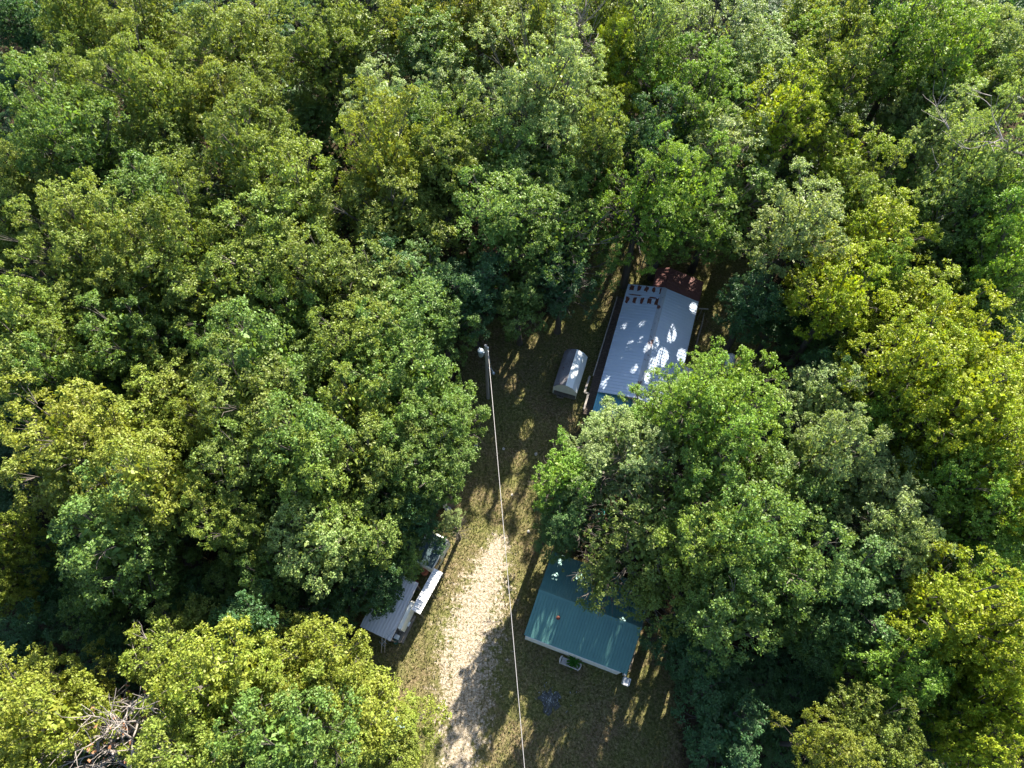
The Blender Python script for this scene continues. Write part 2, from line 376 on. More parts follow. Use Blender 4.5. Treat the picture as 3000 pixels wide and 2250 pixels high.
KINDS = {  # prototype set, leaf colour, words; the darkest green also paints shaded gaps
    'o': ('o', (0.158, 0.210, 0.042), 'olive-green'), 'm': ('o', (0.122, 0.195, 0.043), 'mid-green'), 'd': ('o', (0.058, 0.122, 0.042), 'shade-darkened green'),
    'y': ('y', (0.215, 0.270, 0.018), 'bright yellow-green'), 'p': ('y', (0.205, 0.275, 0.092), 'pale grey-green'), 'l': ('y', (0.150, 0.250, 0.034), 'lime-green'),
    'g': ('y', (0.095, 0.170, 0.050), 'cool green'), 'b': ('o', (0.188, 0.225, 0.036), 'yellowish olive')}
KINDS['w'] = ('s', (0.140, 0.195, 0.045), 'thin-leaved olive')
LAND = [((1670, 110), 'the leafless treetop'), ((2930, 440), 'the right-edge dead tree'), ((430, 2120), 'the lower-left dead trees'),
        ((1900, 990), 'the blue-grey roof'), ((1700, 1800), 'the teal roof'), ((1125, 1820), 'the white lean-to'), ((1425, 1090), 'the utility pole'), ((1390, 1850), 'the sandy track')]

def side(u, v, c):
    dx, dy = u - c[0], v - c[1]; a = []
    if abs(dy) > .4 * abs(dx): a.append('above' if dy < 0 else 'below')
    if abs(dx) > .4 * abs(dy): a.append('left of' if dx < 0 else 'right of')
    return '-'.join(a)

# hollows where crowns are lowered and their leaf colour darkened as shade
HOLLOWS = [(545, 235, 80), (316, 520, 100), (45, 430, 110), (384, 452, 80), (836, 294, 90), (859, 68, 90), (565, 22, 80), (13, 203, 90), (700, 610, 70), (985, 542, 70), (1407, 285, 110), (1113, 54, 80), (1199, 253, 60), (1700, 167, 90), (1280, 588, 70),
 (1335, 690, 100), (1859, 416, 70), (1782, 565, 90), (1027, 294, 60), (2253, 113, 80), (2542, 249, 60), (2203, 271, 60), (2520, 307, 70), (2271, 520, 100), (2723, 601, 80), (2610, 520, 70), (2258, 610, 90), (45, 795, 90), (520, 1066, 80), (407, 1157, 100), (588, 976, 70),
 (565, 1270, 80), (45, 1396, 130), (791, 953, 60), (950, 1180, 60), (963, 940, 60), (805, 1473, 90), (452, 1807, 140), (384, 1930, 110), (90, 1907, 130), (113, 1703, 110), (249, 1690, 110), (543, 1568, 90), (814, 1816, 110), (650, 1780, 110), (2294, 840, 120), (2136, 804, 80), (2533, 1021, 90),
 (2497, 1089, 120), (2520, 1157, 90), (2340, 1135, 70), (2701, 809, 80), (2950, 1103, 70), (2565, 1360, 80), (2316, 1329, 60), (2760, 1649, 80), (2700, 1943, 90), (2203, 1907, 110), (2475, 2043, 90), (2700, 2178, 110), (2158, 2110, 110), (2362, 2020, 100)]
TREES = []
def tree(u, v, rp, k, h=None, label=None):
    r = np.random.default_rng(int(u * 7 + v * 13 + rp))
    if h is None:
        h = {'d': 9.5, 'g': 13.5, 'm': 15.5}.get(k, 17.0) + 1.6 * math.sin(u * .0093 + v * .0041 + 1.0) * math.cos(v * .0107 - u * .003) + r.uniform(-3.2, 2.6)
        if k != 'd' and rp > 95: h += 1.2
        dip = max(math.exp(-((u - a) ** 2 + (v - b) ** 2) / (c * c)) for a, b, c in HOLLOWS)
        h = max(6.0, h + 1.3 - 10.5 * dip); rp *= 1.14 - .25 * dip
        if dip > .55: k = 'd'  # switches to the darkened leaf colour, painting the shade of the hollow
    p = P(u, v, h * .70); rad = rp * depth(p) / FPX * 1.10
    ps, c, word = KINDS[k]
    cand = PROTO[ps][::2] if rad > 3.7 else PROTO[ps][1::2]; pr = cand[r.integers(len(cand))]
    if label is None:
        size = 'large' if rad > 4.6 else ('small' if rad < 2.4 else 'medium')
        lm = min(LAND, key=lambda q: (q[0][0] - u) ** 2 + (q[0][1] - v) ** 2); dist = math.hypot(lm[0][0] - u, lm[0][1] - v)
        rel = f' {side(u, v, lm[0])} {lm[1]},' if dist < 420 else ','
        label = f'{size} {word} tree{rel} {round(u / 30)}% across, {round(v / 22.5)}% down'
    rz = r.uniform(0, 6.28)
    o = thing('broadleaf_tree', label, 'tree', (p[0], p[1], 0), rz, 'trees of the surrounding wood')
    sx = rad / pr['R']; sz = h / pr['H']; o.scale = (sx, sx, sz)
    f = 1.02 + .08 * math.sin(u * .011 + v * .007) + r.uniform(-.06, .06); g = 1.0 + .03 * math.sin(u * .006 - v * .009) + r.uniform(-.025, .025)
    for nm in ('trunk', 'crown'):
        q = bpy.data.objects.new(nm, pr[nm]); COL.objects.link(q); q.parent = o
        q.color = (c[0] * f * g, c[1] * f, c[2] * f * r.uniform(.9, 1.15), 1)
    TREES.append((o, q, pr, sx, sz, rz)); return o

BLOCK = {'TL': (0, 0), 'TM': (1000, 0), 'TR': (2000, 0), 'ML': (0, 750), 'MR': (2000, 750), 'BL': (0, 1500), 'BR': (2000, 1500)}
ROWS = {
 'TL': '100 80 190 d,480 70 200 o,930 150 230 o,1500 250 270 o,2060 330 230 o,450 250 200 d,430 620 210 o,950 570 240 o,450 890 280 m,60 560 170 d,210 1210 240 o,640 1290 190 o,1060 1110 210 o,'
       '1600 1010 270 o,1400 690 160 b,1700 760 170 o,2030 780 200 g,1000 1340 190 m,1980 1300 220 o,560 1560 260 o,1250 1590 250 o,1800 1550 220 o,1350 1380 170 d,150 1450 160 o,60 1600 150 b,1150 820 150 m,1800 60 200 d,60 900 170 d,700 1000 180 d,1200 80 170 m',
 'TM': '80 210 200 o,440 90 150 o,560 190 210 b,880 80 170 b,1060 300 190 o,150 560 180 p,280 700 170 p,640 600 180 p,490 830 140 g,1300 560 300 p,1330 900 290 p,1770 380 120 y,1720 600 150 y,1780 740 110 y,1290 220 130 o,1680 120 170 o,2000 180 230 p,2080 560 240 l,'
       '2010 960 260 l,290 1020 250 b,720 950 180 o,300 1450 290 o,680 1150 180 o,560 1500 190 o,1060 1130 210 m,1450 1200 230 m,1690 960 150 o,1050 1450 220 m,1450 1540 260 m,1960 1330 270 l,600 380 190 m,900 480 150 d,1200 20 180 d,820 780 130 d,2180 1250 240 l',
 'TR': '230 230 270 p,470 430 190 p,120 520 170 l,800 140 170 o,560 110 190 d,850 340 140 l,1060 200 130 o,1390 260 180 l,1380 500 180 l,1620 180 190 p,1900 320 210 p,2070 450 190 p,1700 430 170 l,1740 700 220 m,1000 490 180 o,860 680 190 y,1110 760 170 y,620 760 170 y,560 960 200 l,'
       '1020 1080 190 y,700 1240 170 g,330 660 110 p,100 800 220 l,230 1020 210 p,220 1350 300 m,1430 760 120 p,1380 1000 170 m,1150 1310 230 o,1440 1290 140 m,1870 1120 240 p,1960 1330 200 l,730 1500 220 p,1230 1580 200 y,1700 1560 200 m,2050 1560 180 l,2080 90 150 d,1960 660 130 o,2150 1350 140 p,1250 60 180 d,1640 880 160 p,1640 1330 160 m',
 'ML': '600 150 260 o,170 440 190 o,560 460 190 o,860 560 210 m,1290 310 180 o,1040 130 200 o,1500 330 230 o,1760 140 220 o,2090 170 180 o,2110 410 140 m,1930 470 170 m,860 740 170 o,240 730 240 o,490 810 140 m,140 980 200 d,1150 920 220 b,1700 690 230 m,2010 760 180 m,1700 980 240 o,1450 1080 150 b,'
       '560 1180 250 b,1000 1150 240 b,850 1340 240 b,520 1440 240 b,1040 1530 220 b,1600 1390 220 o,2010 1240 230 m,2050 1490 220 o,130 1230 200 d,100 1540 150 d,1780 1580 190 d,1300 620 180 d,1340 1250 170 d,300 480 140 o,1480 760 150 m',
 'BL': '50 180 130 b,50 480 140 b,800 120 280 m,1080 400 180 m 12,1540 130 150 o,1740 200 130 o,1540 430 150 m,1760 440 140 m,2040 210 230 p,640 560 170 m 11,340 620 160 d 9,1300 780 200 o,1650 760 220 o,1150 980 210 b,1500 1050 250 b,1250 1270 220 b,1560 1330 210 b,1960 870 180 b,2120 990 200 b,2000 1200 240 b,1880 1480 260 m,1320 1570 220 o,'
       '150 1230 220 b,500 1150 160 b,380 1400 240 b,120 1500 210 b,120 900 180 d 7,700 850 200 d 7,420 320 200 d 10,2130 560 190 d 9,1300 560 180 d 9',
 'MR': '1000 130 240 y,1010 320 190 y,1440 330 230 y,640 400 160 g,900 560 200 g,1600 80 190 m,1800 140 200 m,2060 130 150 l,1900 340 190 m,1430 720 250 y,1830 680 220 y,1780 960 250 y,2080 900 200 y,2120 400 180 g,60 930 170 l,330 860 170 l,840 960 210 p,930 810 140 l,300 1130 220 l,920 1260 180 p,'
       '1120 1470 230 p,620 1480 230 m,140 1450 180 m,1400 1440 180 y,1600 1250 190 y,1930 1290 230 y,2060 1550 210 y,1230 1090 150 l,790 900 110 g,640 1280 180 l,1750 1500 170 l,1250 180 130 l,1620 540 150 y',
 'BR': '380 170 240 m,610 340 230 m,120 240 200 o,330 430 190 m,270 660 230 m,1130 430 260 g,1010 660 200 g,940 860 190 g,1340 90 200 p,1360 240 150 p,1570 420 200 y,1700 650 250 y,1950 830 220 y,1900 150 210 l,2060 580 150 l,560 1100 200 d,310 1250 190 d,780 1050 160 d,1350 1080 210 l,1640 960 190 y,1900 1080 210 y,2110 1260 180 y,1760 1340 210 l,'
       '1130 1400 180 o,920 1530 150 b,1260 1570 180 o,1900 1560 190 y,600 1450 140 d,1560 1500 160 g,1480 780 190 l,760 700 180 m,1050 1250 150 d,2130 100 140 l'}
for bk, txt in ROWS.items():
    for row in txt.split(','):
        a = row.split(); x, y, rr = (float(q) / 2.212 for q in a[:3])
        tree(BLOCK[bk][0] + x, BLOCK[bk][1] + y, rr, a[3], float(a[4]) if len(a) > 4 else None)
# trees round the clearing
KEY = [
 (1525, 880, 75, 'm', 11, 'small sunlit tree at the front of the dark trees above the utility pole'),
 (1080, 860, 115, 'o', 16, None), (1185, 960, 105, 'm', 16, None), (1060, 1010, 100, 'o', 17, None), (1130, 1110, 105, 'm', 16, None), (1050, 1210, 100, 'o', 17, None),
 (1160, 1270, 100, 'm', 15, None), (1090, 1370, 105, 'o', 16, None), (1190, 1440, 90, 'm', 13, None), (1250, 850, 95, 'g', 15, None), (1290, 960, 85, 'm', 13, None), (1160, 800, 90, 'd', 14, None), (1200, 1350, 80, 'm', 14, None),
 (1380, 860, 95, 'd', 13, 'shaded dark green tree directly above the top of the utility pole'),
 (1650, 830, 80, 'd', 12, 'shaded dark green tree between the gambrel shed and the tall pale tree above'),
 (1250, 1130, 95, 'm', 15, 'sunlit green tree leaning into the clearing left of the utility pole'),
 (1320, 1240, 85, 'm', 14, 'leafy green tree at the left edge of the clearing, left of the power line'),
 (1290, 1370, 95, 'm', 14, 'leafy green tree left of the power line, above the small flowering-looking tree'),
 (1335, 1545, 42, 'p', 5.5, 'small pale sparse tree hanging over the end of the dark camper roof'),
 (1120, 1735, 55, 'd', 7, 'low dark-leaved tree hanging over the middle of the white lean-to roof'),
 (1222, 1545, 48, 'd', 8, 'dark small tree hanging over the dark camper roof'),
 (1800, 1590, 80, 'w', 11, 'thin-leaved tree directly behind the back edge of the teal roof'),
 (1195, 1500, 80, 'd', 11, 'shaded tree whose branches cover the dark-roofed camper'),
 (1090, 1690, 85, 'd', 10, 'dark tree overhanging the upper end of the white-roofed lean-to'),
 (1180, 1640, 55, 'm', 9, 'small green tree behind the narrow white ribbed awning'),
 (1060, 1570, 100, 'o', 15, 'large olive tree above the white-roofed lean-to'),
 (1080, 2125, 125, 'b', 10, 'sunlit tree over the pale mint roof at the bottom'),
 (1165, 2190, 80, 'b', 8, 'low bright tree at the bottom edge beside the sandy track'),
 (1035, 2010, 70, 'b', 9, 'bright tree tip beside the grass below the white-roofed lean-to'),
 (1800, 1290, 105, 'p', 12, 'pale yellow-green tree at the front corner of the blue-grey roof'),
 (1930, 1230, 95, 'l', 12, 'lime-green tree covering the front of the blue-grey roofed house'),
 (2065, 1135, 66, 'l', 10, 'lime-green tree hiding the right side of the blue-grey roofed house'),
 (2060, 1220, 100, 'l', 13, 'lime-green feathery tree right of the porch of the blue-grey roofed house'),
 (1640, 1400, 85, 'l', 13, 'light green tree leaning over the clearing right of the power line'),
 (1680, 1510, 85, 'g', 11, 'green tree above the upper left corner of the teal roof'),
 (1760, 1380, 90, 'p', 13, 'pale tree in the middle of the grove above the teal roof'),
 (1880, 1360, 95, 'p', 14, 'pale sunlit tree with visible grey limbs above the teal roof'),
 (1640, 1560, 65, 'g', 9, 'shaded green tree beside the grass left of the teal roof'),
 (1890, 1570, 115, 'w', 13, 'sparse olive tree standing behind the teal roof'),
 (1770, 1690, 85, 'w', 10, 'thin-leaved tree whose twigs hang over the ridge of the teal roof'),
 (1900, 1730, 85, 'w', 10, 'olive-green tree at the upper right corner of the teal roof'),
 (2020, 1660, 115, 'b', 13, 'olive tree right of the teal roof'),
 (1980, 1850, 70, 'd', 8, 'shaded tree just right of the teal roofed house'),
 (2050, 1960, 90, 'd', 10, 'dark shaded tree at the right edge of the lower clearing'),
 (2120, 2150, 110, 'd', 9, 'dark shaded bushy tree at the lower right of the clearing'),
 (1960, 1480, 95, 'w', 13, 'olive tree in the grove midway between the teal and blue-grey roofs'),
 (2200, 900, 80, 'd', 12, 'dark shaded tree at the far right side of the upper yard'),
]
for u, v, rp, k, h, lab in KEY: tree(u, v, rp, k, h, lab)

# holes cut into crowns along sun rays so flecks land on yard and roofs
FLECKS = '''1968 972 .6 3.2,2035 900 .5 2.9,1912 1075 .45 3.3,1940 1048 .6 3.2,2000 1038 .5 2.9,1985 895 .25 3,1875 965 .25 3,1842 1010 .3 3,1870 1012 .2 3,1815 1045 .2 3,1830 950 .2 3,1850 1100 .25 3,1775 1120 .4 2.8,1890 1120 .3 3.2,1920 1010 .4 3.4,1893 1030 .3 3.3,
1683 1100 .5 2.2,1700 1045 .3 2.3,1650 1120 .2 2.4,1950 815 .4 3,1928 838 .4 2.9,2020 832 .3 2.7,1790 760 1.2 0,1830 735 1.0 0,1862 790 1.0 0,1790 825 .8 0,1880 715 .8 0,1760 895 .9 0,1738 935 .8 0,1500 1050 .5 0,1480 1082 .4 0,1522 1160 .4 0,1500 1128 .5 0,1680 1222 .9 0,1650 1252 .6 0,1542 1258 .5 0,
1520 1352 .5 0,1450 1290 .3 0,2120 950 .7 0,2100 910 .4 0,2145 935 .3 0,2070 1002 .5 0,2040 962 .3 0,2160 1070 .5 0,1490 1430 .6 0,1420 1470 .6 0,1400 1455 .5 0,1560 1440 .5 0,1530 1490 .4 0,1460 1500 .4 0,1540 1540 .4 0,1530 2040 .5 0,1512 2100 .6 0,1482 2170 .7 0,1540 2150 .5 0,1600 2205 .6 0,1820 2012 .7 0,
1850 2085 .5 0,1800 2112 .6 0,1770 2185 .6 0,1870 1955 .4 0,1890 2110 .4 0,1705 1860 .32 3.1,1690 1900 .25 2.7,1570 1850 .35 2.7,1590 1862 .25 2.7,1810 1852 .2 3.2,1780 1885 .2 3,1742 1872 .2 3.1,1640 1640 .35 2.8,1662 1655 .3 2.9,1700 1685 .3 3,1625 1690 .3 3.2,1605 1700 .2 3.2,1870 1875 .45 0,1882 1925 .4 0,
1440 1600 1.0 0,1400 1680 1.5 0,1330 1650 1.2 0,1470 1655 .6 0,1330 1760 1.5 0,1420 1775 1.2 0,1300 1880 1.3 0,1375 1880 1.0 0,1290 1980 1.2 0,1210 1985 .9 0,1270 2080 .9 0,1240 1860 .8 0,1390 1570 .8 0,1320 2030 .6 0,1350 1600 .9 0,1510 1620 .5 0,1530 1700 .5 0,1340 2200 .4 0,1940 2060 .5 0,1700 2100 .4 0,1660 2160 .5 0,1560 1000 .4 0,1610 950 .5 0,1640 960 .4 0'''
def carve():
    S = np.array(SUND); fl = [tuple(float(x) for x in t.split()) for t in FLECKS.replace('\n', '').split(',')]
    A = np.array([P(u, v, h) for u, v, _, h in fl]); W = np.array([q[2] * (.8 if q[3] > 2.5 else 1) for q in fl]); n = 0
    for o, cr, pr, sx, sz, rz in TREES:
        base = np.array(o.location); top = pr['H'] * sz; rad = pr['R'] * sx * 1.5
        # closest horizontal approach of each ray to the trunk while below the crown top
        hd = S[:2] / np.linalg.norm(S[:2]); rel = base[:2] - A[:, :2]; t = rel @ hd; off = np.abs(rel[:, 0] * hd[1] - rel[:, 1] * hd[0])
        hz = A[:, 2] + (t - rad) * S[2] / np.linalg.norm(S[:2]); hit = (off < rad + W) & (t > -rad) & (hz < top)
        if not hit.any(): continue
        lp, me = pr['raw']; c, q = math.cos(rz), math.sin(rz); w = lp * np.array([sx, sx, sz]); w = np.stack([w[:, 0] * c - w[:, 1] * q, w[:, 0] * q + w[:, 1] * c, w[:, 2]], 1) + base
        drop = np.zeros(len(w), bool)
        for k in np.where(hit)[0]:
            d = w - A[k]; tt = d @ S; drop |= (np.linalg.norm(d - tt[:, None] * S, axis=1) < W[k] * 1.05 + .08) & (tt > 0)
        if not drop.any(): continue
        keep = ~drop; m = int(keep.sum()); co = np.empty(len(w) * 12, np.float32); me.vertices.foreach_get('co', co); co = co.reshape(-1, 12)[keep]
        ti = np.empty(len(w), np.float32); me.attributes['tint'].data.foreach_get('value', ti)
        nm = bpy.data.meshes.new('crown'); nm.vertices.add(4 * m); nm.vertices.foreach_set('co', co.ravel()); nm.loops.add(4 * m); nm.loops.foreach_set('vertex_index', np.arange(4 * m, dtype=np.int32))
        nm.polygons.add(m); nm.polygons.foreach_set('loop_start', np.arange(0, 4 * m, 4, dtype=np.int32)); nm.update(calc_edges=True)
        nm.attributes.new('tint', 'FLOAT', 'FACE').data.foreach_set('value', ti[keep]); nm.materials.append(M_LEAF); cr.data = nm; n += 1
    print('crowns with sun gaps', n)
carve()

# wood outside the picture, and the undergrowth between the trunks
def merged_wood():
    r = np.random.default_rng(3); V = []; tint = []
    pr = PROTO['o'][0]['crown']; nv = len(pr.vertices); co = np.empty(nv * 3, np.float32); pr.vertices.foreach_get('co', co); co = co.reshape(-1, 4, 3)[::3]
    spots = [(x, y) for x in np.arange(-100, 101, 9.5) for y in np.arange(-26, 132, 9.5) if (abs(x) > 46 + max(0, y) * .34 or y > 96 or y < -15)]
    for x, y in spots:
        s = r.uniform(.9, 1.2); a = r.uniform(0, 6.28); c, q = math.cos(a) * s, math.sin(a) * s
        R = np.array([[c, -q, 0], [q, c, 0], [0, 0, r.uniform(.9, 1.1)]]); ctr = co.mean(1, keepdims=True)
        V.append(((co - ctr) * 1.5 + ctr) @ R.T + np.array([x + r.normal(0, 1.5), y + r.normal(0, 1.5), 0]))
    V = np.concatenate(V); n = len(V); me = bpy.data.meshes.new('surrounding_wood')
    me.vertices.add(4 * n); me.vertices.foreach_set('co', V.astype(np.float32).ravel()); me.loops.add(4 * n); me.loops.foreach_set('vertex_index', np.arange(4 * n, dtype=np.int32))
    me.polygons.add(n); me.polygons.foreach_set('loop_start', np.arange(0, 4 * n, 4, dtype=np.int32)); me.update(calc_edges=True)
    at = me.attributes.new('tint', 'FLOAT', 'FACE'); at.data.foreach_set('value', r.random(n).astype(np.float32)); me.materials.append(M_LEAF)
    o = bpy.data.objects.new('surrounding_wood', me); COL.objects.link(o); o.color = (0.08, 0.11, 0.03, 1)
    kind(o, 'stuff'); tag(o, 'unbroken green wood carrying on beyond the individual trees', 'wood')
merged_wood()

def undergrowth():
    r = np.random.default_rng(8); c = np.stack([r.uniform(-78, 78, 6500), r.uniform(-12, 98, 6500)], 1)
    c = c[polydist(c, CLEAR) < -2.0]; nb = len(c); hb = r.uniform(.5, 5.5, nb); k = 40; n = nb * k; i = np.repeat(np.arange(nb), k)
    d = unit(r.normal(size=(n, 3))); pos = np.c_[c, hb * .55][i] + d * np.c_[r.uniform(.5, 1.4, nb), r.uniform(.5, 1.4, nb), hb * .5][i]
    pos[:, 2] = np.maximum(pos[:, 2], .08)
    me = leafmesh('undergrowth', pos, unit(d + r.normal(0, .6, (n, 3))), unit(r.normal(0, .5, (n, 3)) + np.array([0, 0, 1.])), r.uniform(.3, .6, n), r.uniform(.2, .4, n), r.random(n))
    o = bpy.data.objects.new('undergrowth', me); COL.objects.link(o); o.color = (0.045, 0.085, 0.03, 1); kind(o, 'stuff'); tag(o, 'shaded low undergrowth on the forest floor between the trunks', 'undergrowth')
undergrowth()

# ------------------------------------------------------------------ dead trees
def branches(mb, r, p, d, ln, rad, lev, tips):
    pts = [p]; q = p.copy(); dd = d.copy()
    for _ in range(4):
        dd = unit(dd + r.normal(0, .16, 3)); q = q + dd * ln / 4; pts.append(q.copy())
    mb.tube(pts, [max(.012, rad * (1 - .2 * j)) for j in range(5)], 5 if lev else 7)
    if lev >= 3: tips.append(q); return
    for j in range(4 if lev else 7):
        s = pts[r.integers(1, 5)]; side_ = r.normal(size=3)
        branches(mb, r, s, unit(dd * .8 + unit(side_) * .75 + np.array([0, 0, .1])), ln * r.uniform(.5, .75), rad * .55, lev + 1, tips)
    tips.append(q)

def deadtree(seed, base, top, rad, label, leaves=0):
    r = np.random.default_rng(seed); base = np.array(base) * np.array([1, 1, 0]); top = np.array(top); o = thing('dead_tree', label, 'dead tree', (base[0], base[1], 0))
    e = top - base; mb = MB(); ts = [base * 0 + e * t + r.normal(0, .12, 3) * (t > 0) for t in (0, .3, .55, .8, 1)]
    mb.tube(ts, [rad, rad * .85, rad * .7, rad * .5, rad * .2], 8).build('trunk', M_DEADWOOD, o)
    mb = MB(); tips = []
    for j in range(9):
        t = r.uniform(.45, .98); s = ts[0] + e * t; branches(mb, r, s, unit(unit(e) * .8 + unit(r.normal(size=3)) * .9), np.linalg.norm(e) * r.uniform(.18, .32), rad * .36, 1, tips)
    mb.build('branches', M_DEADWOOD, o)
    if leaves:
        tp = np.array(tips); n = leaves; pos = tp[r.integers(len(tp), size=n)] * r.uniform(.8, 1.0, (n, 1)) + r.normal(0, .25, (n, 3))
        q = bpy.data.objects.new('dead_leaves', leafmesh('dead_leaves', pos, r.normal(size=(n, 3)), r.normal(size=(n, 3)), r.uniform(.2, .38, n), r.uniform(.14, .26, n), r.random(n), M_DEADLEAF)); COL.objects.link(q); q.parent = o
    return o
deadtree(1, P(1668, 150, 9), P(1672, 85, 15), .28, 'bare grey leafless tree among green crowns near the top of the photo')
deadtree(2, P(2945, 470, 14), P(2965, 395, 18.5), .30, 'bare pale-branched dead tree at the right edge of the photo')
deadtree(3, P(640, 2150, 0), P(385, 2085, 14.5), .26, 'upper of the two dead trees with bare branches at the lower left')
deadtree(4, P(590, 2240, 0), P(265, 2195, 14.5), .26, 'lower dead tree with orange-brown withered leaves at the bottom left edge', 200)

# ------------------------------------------------------------------ blue-grey roofed house
def frame(px, e):  # rotation that turns local +y to the world direction e
    return -math.atan2(e[0], e[1])
HR = frame(0, (.295, .955)); HW, HL, HE, HRG = 6.8, 11.9, 2.7, 3.55
def gable(mb, x0, x1, y, z0, ze, zr, xr): mb.add([(x0, y, z0), (x1, y, z0), (x1, y, ze), (xr, y, zr), (x0, y, ze)], [(0, 1, 2, 3, 4)])
house = thing('house', 'long house with blue-grey ribbed metal roof, rust patches and rusty rear extension', 'house', (7.61, 26.31, 0), HR)
mb = MB(); x0, x1, y0, y1, xr = .3, HW - .3, .35, HL - .1, 3.35
for a, b in (((x0, y0), (x0, y1)), ((x1, y0), (x1, y1))): mb.add([(*a, 0), (*b, 0), (*b, HE), (*a, HE)], [(0, 1, 2, 3)])
gable(mb, x0, x1, y0, 0, HE, HRG - .08, xr); gable(mb, x0, x1, y1, 0, HE, HRG - .08, xr)
mb.build('wall', M_PALEWALL, house)
roof = MB().sheet((0, HL, HE), (0, 0, HE), (3.35, HL, HRG), .32).sheet((HW, 0, HE), (HW, HL, HE), (3.4, 0, HRG), .32).build('roof', M_BLUEROOF, house)
MB().add([(3.12, 0, HRG - .02), (3.375, 0, HRG + .06), (3.63, 0, HRG - .02), (3.12, HL, HRG - .02), (3.375, HL, HRG + .06), (3.63, HL, HRG - .02)], [(0, 1, 4, 3), (1, 2, 5, 4), (0, 2, 1), (3, 4, 5)]).build('ridge_cap', M_RIDGE, roof)
mb = MB(); rr = np.random.default_rng(4); sl = (HRG - HE) / 3.35  # slope
def patch(x, y, wx, wy):
    n = 14; vs = [(x, y, HE + x * sl + .034)]
    for k in range(n):
        a = 2 * math.pi * k / n; q = rr.uniform(.6, 1.2); px = x + wx * q * math.copysign(abs(math.cos(a)) ** .5, math.cos(a)); py = y + wy * q * math.copysign(abs(math.sin(a)) ** .5, math.sin(a)); vs.append((px, py, HE + px * sl + .034))
    mb.add(vs, [(0, 1 + k, 1 + (k + 1) % n) for k in range(n)])
for k in range(5): patch(.42 + k * .68, 11.5, .15 + rr.uniform(0, .06), .33); patch(.3 + k * .68, 10.05 + .05 * k, .15 + rr.uniform(0, .07), .38)
patch(.9, 10.7, .6, .07); patch(2.6, 10.6, .35, .09)
mb.build('rust_patches', M_RUST, roof)
mb = MB(); gable(mb, 2.45, HW - .1, 14.1, 0, HE - .15, HRG - .2, 3.4)
mb.add([(2.45, 11.85, 0), (2.45, 14.1, 0), (2.45, 14.1, HE - .1), (2.45, 11.85, HE - .1)], [(0, 1, 2, 3)]).add([(HW - .1, 11.85, 0), (HW - .1, 14.1, 0), (HW - .1, 14.1, HE - .1), (HW - .1, 11.85, HE - .1)], [(0, 1, 2, 3)])
ext = mb.build('rear_extension', M_DARKWALL, house)
MB().sheet((2.25, 14.35, HE + .18), (2.25, 11.93, HE + .18), (3.35, 14.35, HRG - .07), .3).sheet((HW + .08, 11.93, HE - .12), (HW + .08, 14.35, HE - .12), (3.4, 11.93, HRG - .07), .3).build('extension_roof', M_RUSTROOF, ext)
# front porch
mb = MB()
for x in (.12, 1.7, 3.3): mb.box((x, -1.6, 1.05), (.1, .1, 2.1))
porch = mb.build('front_porch', M_WHITE, house)
MB().sheet((0, -1.75, 2.15), (3.5, -1.75, 2.15), (0, .30, 2.5), .2, .05).build('porch_roof', M_PORCHBLUE, porch)
MB().sheet((.05, -1.68, .15), (3.45, -1.68, .15), (.05, -1.66, .95), .16, .02, .02).build('porch_railing', M_CREAM, porch)
MB().box((.35, .30, 1.35), (.5, .06, 2.3)).build('door_trim', M_WHITE, house)
mb = MB()
for x in (8.6, 8.6): mb.box((x, 2.4, 1.1), (.1, .1, 2.2))
sp = mb.box((8.6, 4.6, 1.1), (.1, .1, 2.2)).build('side_porch', M_GREYWOOD, house)
MB().sheet((8.8, 2.2, 2.2), (8.8, 4.9, 2.2), (6.75, 2.2, 2.55), .3).build('side_porch_roof', M_BLUEROOF, sp)
MB().box((.27, 4.0, 1.5), (.06, 1.1, 1.0)).box((.27, 8.0, 1.5), (.06, 1.1, 1.0)).build('window', M_GLASS, house)
# deck
deck = thing('wooden_deck', 'dark boarded walkway with pale rail along the left side of the blue-grey roofed house', 'deck', (7.61, 26.31, 0), HR)
mb = MB()
for k in range(66): mb.box((-.12, -1.3 + k * .20, .38), (1.35, .18, .05))
mb.build('boards', M_DECK, deck)
mb = MB()
for a, b in (((-.78, -1.3), (-.78, .35)), ((-1.15, .35), (-.78, .35)), ((-1.15, .35), (-1.10, 2.1)), ((-.82, 2.2), (-.70, 11.2))): mb.bar((*a, 1.15), (*b, 1.15), .17 if b[1] < 3 else .10, .05)
mb.build('rail', M_RAIL, deck)
mb = MB()
for x, y in ((-.78, -1.25), (-.78, .3), (-1.12, .4), (-1.10, 2.05), (-.80, 4), (-.77, 6), (-.74, 8), (-.72, 10)): mb.box((x, y, .56), (.09, .09, 1.12))
mb.build('posts', M_GREYWOOD, deck)

# ------------------------------------------------------------------ gambrel shed
SHR = frame(0, (.302, .953)); shed = thing('shed', 'small gambrel-roofed garden shed with pale gable beside the blue-grey roofed house', 'shed', (3.75, 27.35, 0), SHR)
W, Ln = 2.2, 3.75; prof = [(0, 1.75), (.42, 2.38), (1.1, 2.68), (1.78, 2.38), (2.2, 1.75)]
def gam(y, mb): mb.add([(0, y, .9)] + [(x, y, z) for x, z in prof] + [(W, y, .9)], [tuple(range(7))])
mb = MB(); gam(.02, mb); mb.box((.03, Ln / 2, .95), (.05, Ln - .1, 1.6)).box((W - .03, Ln / 2, .95), (.05, Ln - .1, 1.6)); gam(Ln, mb); mb.box((W / 2, Ln - .04, .6), (W - .1, .05, 1.0))
mb.build('wall', M_CREAM, shed)
MB().box((W / 2, .55, .62), (W - .12, .06, 1.2)).build('recess_shade', M_DARKWALL, shed)  # dark panel standing for the shaded recess below the gable
MB().box((W / 2, Ln / 2, .1), (W - .1, Ln, .12)).build('floor', M_GREYWOOD, shed)
